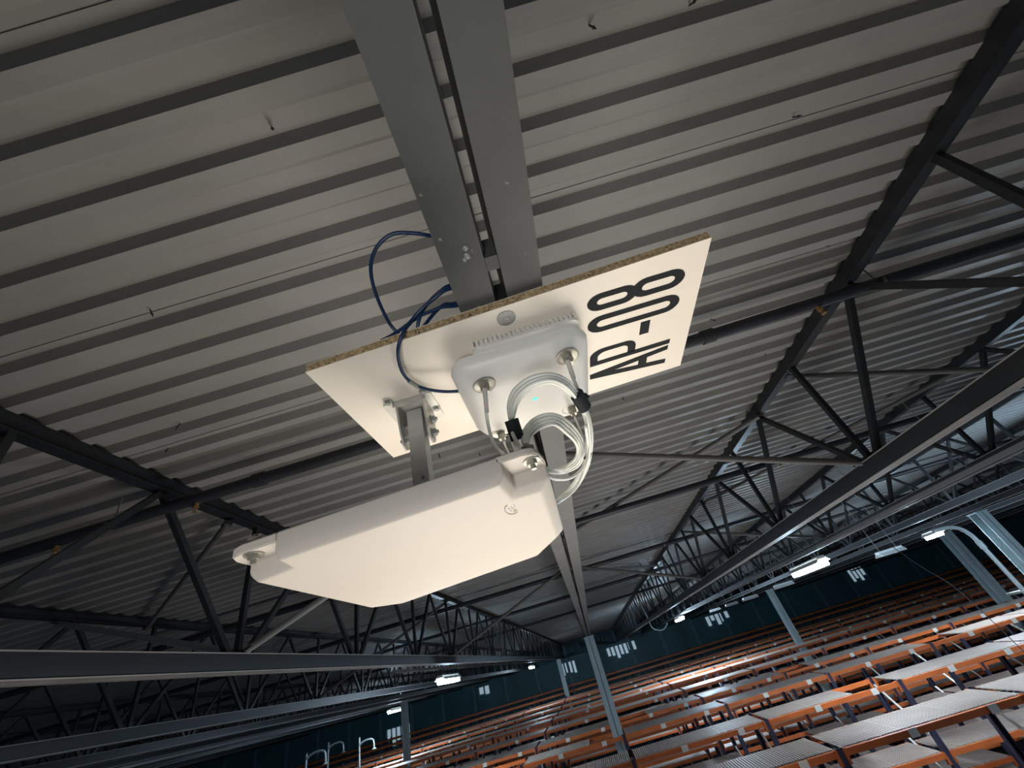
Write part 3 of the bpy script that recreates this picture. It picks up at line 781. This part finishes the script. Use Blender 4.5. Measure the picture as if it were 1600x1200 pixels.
for (cx, cy, zz) in ((-.003, .423, DPT - .009), (-.333, .415, DPT - .012)):
    t = empty('ear_bolt', (cx - AO.x, cy - AO.y, zz), ant)
    bm = bmesh.new(); cyl(bm, (0, 0, 0), (0, 0, -.0015), .0105, 24); ob('washer', bm, M['nickel'], t, True, 40)
    bm = bmesh.new(); cyl(bm, (0, 0, -.0015), (0, 0, -.006), .0065, 6); cyl(bm, (0, 0, -.006), (0, 0, -.011), .0032, 10); ob('nut', bm, M['nickel'], t)
    bm = bmesh.new(); cyl(bm, (0, 0, .01), (0, 0, .022), .004, 10); cyl(bm, (0, 0, .012), (0, 0, .018), .0085, 6); ob('bolt_top', bm, M['nickel'], t)
# raised mark on the face
c = PZ(800, 796, .1685); c = Vector((c.x - AO.x, c.y - AO.y, 0)); RL_ = .0085
bm = bmesh.new()
tube(bm, [(c.x + RL_ * math.cos(a), c.y + RL_ * math.sin(a), -.0002) for a in [math.radians(60 + k * 12) for k in range(17)]], .0007, 6, 2)
for v in bm.verts: v.co.y = c.y + (v.co.y - c.y) * 2.3
ob('emblem_arc', bm, M['emb'], ant, True)
bm = bmesh.new()
for (dx, dy, lx, ly) in ((-.003, -.003, .0022, .0009), (-.003, -.0005, .0009, .004), (.001, -.003, .0009, .004), (.001, -.0005, .003, .0009), (.005, -.0035, .0009, .005), (.003, .003, .004, .0009), (.003, .006, .006, .0006), (-.002, .003, .0009, .002)):
    box(bm, c.x + dx - lx / 2, c.x + dx + lx / 2, c.y + dy - ly / 2, c.y + dy + ly / 2, -.0006, .0)
for v in bm.verts: v.co.y = c.y + (v.co.y - c.y) * 2.0
ob('emblem_lettering', bm, M['emb'], ant)

# ------------------------------------------------------------------ antenna leads
def lead(name, pts, r, m, lab, cat, group, parts=None, n=8):
    P = [PZ(px, py, z) for px, py, z in pts]
    b0 = P[0]
    t = empty(name, tuple(b0)); tag(t, lab, cat, group)
    bm = bmesh.new(); tube(bm, [p - b0 for p in P], r, n, 10); ob('jacket', bm, M[m], t, True)
    return t, b0
def sleeve(t, b0, a, b, r1, r2, m, name):
    A = PZ(*a) - b0; B = PZ(*b) - b0
    bm = bmesh.new(); cyl(bm, A, B, r1, 14, r2); ob(name, bm, M[m], t, True, 40)
G = 'white coiled antenna leads'
CR = .0029
# connector leads
t, b0 = lead('antenna_lead', [(757, 607, .398), (758, 625, .380), (762, 660, .345), (770, 690, .300), (782, 706, .262), (795, 715, .215)], CR, 'white_cable', 'white lead dropping straight from the left near connector to the antenna', 'cable', G)
sleeve(t, b0, (757, 607, .398), (761, 645, .358), .0046, .0034, 'boot', 'boot')
t, b0 = lead('antenna_lead', [(886, 562, .396), (893, 585, .380), (903, 608, .355), (914, 640, .320), (921, 675, .300), (920, 715, .280), (905, 755, .262), (886, 775, .245), (868, 784, .225), (850, 786, .205)], CR, 'white_cable', 'white lead from the right near connector down the right of the coil', 'cable', G)
sleeve(t, b0, (886, 562, .396), (897, 592, .374), .0046, .0034, 'boot', 'boot')
t, b0 = lead('antenna_lead', [(784, 680, .398), (787, 690, .380), (791, 700, .340), (797, 712, .290), (806, 722, .215)], .0018, 'white_cable', 'thin white lead under the left far connector', 'cable', G)
sleeve(t, b0, (784, 680, .398), (788, 692, .375), .0040, .0026, 'nickel', 'boot')
t, b0 = lead('antenna_lead', [(893, 641, .398), (898, 652, .380), (905, 668, .350), (913, 690, .320), (917, 712, .290), (908, 735, .270), (885, 748, .250), (855, 745, .225), (835, 735, .205)], .0020, 'white_cable', 'thin white lead under the right far connector joining the coil', 'cable', G)
sleeve(t, b0, (893, 641, .398), (899, 655, .376), .0040, .0026, 'nickel', 'boot')
# big loop strands
for k, (d, zc) in enumerate(((0, .335), (5, .329), (9, .323), (13, .330))):
    pts = [(822 - d * .3, 712, .215), (812 - d * .4, 698, .270), (803 - d * .2, 680, .300), (797 + d * .4, 655, zc), (795 + d, 630, zc), (806 + d, 607 + d * .6, zc), (831 + d * .4, 590 + d, zc), (862, 585 + d, zc), (889 - d * .3, 597 + d, zc), (908 - d * .4, 624 + d * .6, zc), (921 - d * .5, 655, zc - .01), (925 - d * .6, 690, .305), (918 - d * .6, 730, .285), (900 - d * .7, 762, .262), (880 - d * .6, 780, .240), (858, 792, .205)]
    lead('antenna_lead', pts, CR, 'white_cable', ['outer white strand of the large coil loop over the access point', 'middle white strand of the large coil loop over the access point', 'inner white strand of the large coil loop over the access point', 'innermost white strand of the large coil loop over the access point'][k], 'cable', G)
# inner loops
for k in range(4):
    d = k * 5.0; zc = .312 - k * .006
    pts = [(833 - d * .3, 715, .215), (822 + d * .3, 700, .260), (817 + d * .6, 686, .285), (822 + d * .8, 668 + d * .5, zc), (840 + d * .5, 652 + d, zc), (866, 648 + d, zc), (891 - d * .5, 662 + d * .9, zc), (908 - d * .6, 685 + d * .4, zc), (913 - d * .7, 706 , zc), (903 - d * .5, 728 - d * .5, zc), (882 - d * .4, 738 - d * .4, zc), (860 - d * .3, 738 - d * .4, .260), (842, 730, .215)]
    lead('antenna_lead', pts, CR, 'white_cable', ['outer strand of the small white coil below the access point', 'second strand of the small white coil below the access point', 'third strand of the small white coil below the access point', 'innermost strand of the small white coil below the access point'][k], 'cable', G)
lead('antenna_lead', [(800, 676, .296), (812, 700, .262), (822, 716, .215)], CR, 'white_cable', 'short white lead running out of the left black strap', 'cable', G)
lead('antenna_lead', [(915, 665, .300), (919, 700, .290), (915, 725, .280), (895, 745, .262), (872, 749, .250), (850, 742, .215)], CR, 'white_cable', 'white strand closing the bottom of the coil behind the antenna corner', 'cable', G)
# straps
def wrap(a, b, r, lab):
    A, B = PZ(*a), PZ(*b); t = empty('cable_strap', tuple(A)); tag(t, lab, 'strap', 'black hook and loop straps')
    B = B - A; d = B.normalized(); s = d.orthogonal().normalized(); u = d.cross(s)
    bm = bmesh.new(); n = 24
    loft(bm, [[q + (s * math.cos(a_) * r * 1.25 + u * math.sin(a_) * r) for a_ in [2 * PI * i / n for i in range(n)]] for q in (Vector((0, 0, 0)), B)])
    ob('band', bm, M['tape'], t, True, 40)
    bm = bmesh.new(); c_ = B * .6 + s * r * 1.2; bar(bm, c_, c_ + s * .006 + u * .002, .010, .0016); ob('tail', bm, M['tape'], t)
wrap((799, 656, .318), (809, 687, .290), .0100, 'black strap around the left side of the cable coil')
wrap((901, 616, .330), (914, 637, .318), .0100, 'black strap around the upper right of the cable coil')
wrap((920, 706, .298), (917, 716, .292), .0062, 'small black strap low on the right of the cable coil')

# ------------------------------------------------------------------ blue data cables
G = 'blue data cables'
def bl(pts, lab, lbl=None):
    t, b0 = lead('data_cable', pts, .0031, 'blue', lab, 'cable', G)
    if lbl:
        A = PZ(*lbl[0]) - b0; B = PZ(*lbl[1]) - b0; bm = bmesh.new(); cyl(bm, A, B, .0041, 12); o = ob('label_sleeve', bm, M['zinc'], t, True, 40); o['label'] = 'grey wrap-around label'
    return t
bl([(735, 392, .63), (700, 374, .60), (670, 368, .58), (640, 364, .58), (613, 366, .58), (592, 382, .575), (581, 405, .57), (580, 430, .565), (587, 458, .555), (598, 485, .545), (612, 510, .535), (632, 530, .515), (650, 545, .501)], 'blue cable in a wide loop left of the twin channels, going behind the board')
bl([(735, 448, .56), (700, 452, .54), (680, 465, .53), (660, 482, .525), (643, 501, .512), (629, 522, .484), (622, 545, .470), (624, 568, .466), (633, 588, .462), (650, 602, .458), (672, 609, .455), (700, 612, .450), (730, 610, .456)], 'blue cable curving over the edge of the board to the access point', ((639, 595, .4605), (653, 604, .458)))
bl([(740, 470, .56), (712, 478, .54), (690, 480, .535), (672, 487, .53), (655, 494, .525), (636, 508, .520), (612, 524, .530), (596, 532, .54)], 'blue cable crossing behind the bundle with a grey label, ending over the board edge', ((640, 505, .521), (630, 513, .5235)))
bl([(740, 444, .58), (704, 446, .56), (688, 455, .55), (672, 470, .545), (660, 486, .53), (654, 502, .515), (652, 518, .5035)], 'blue cable in the bundle dropping behind the board edge, left of two')
bl([(745, 462, .57), (710, 474, .555), (694, 476, .55), (678, 490, .54), (666, 505, .52), (655, 520, .5035)], 'blue cable in the bundle dropping behind the board edge, right of two')
bl([(779, 446, .57), (776, 455, .54), (771, 462, .525), (770, 472, .512)], 'short blue cable end in the slot between the twin channels')

# ------------------------------------------------------------------ raise everything to the hall's height
for o in ROOTS:
    o.location.z += CAM_H
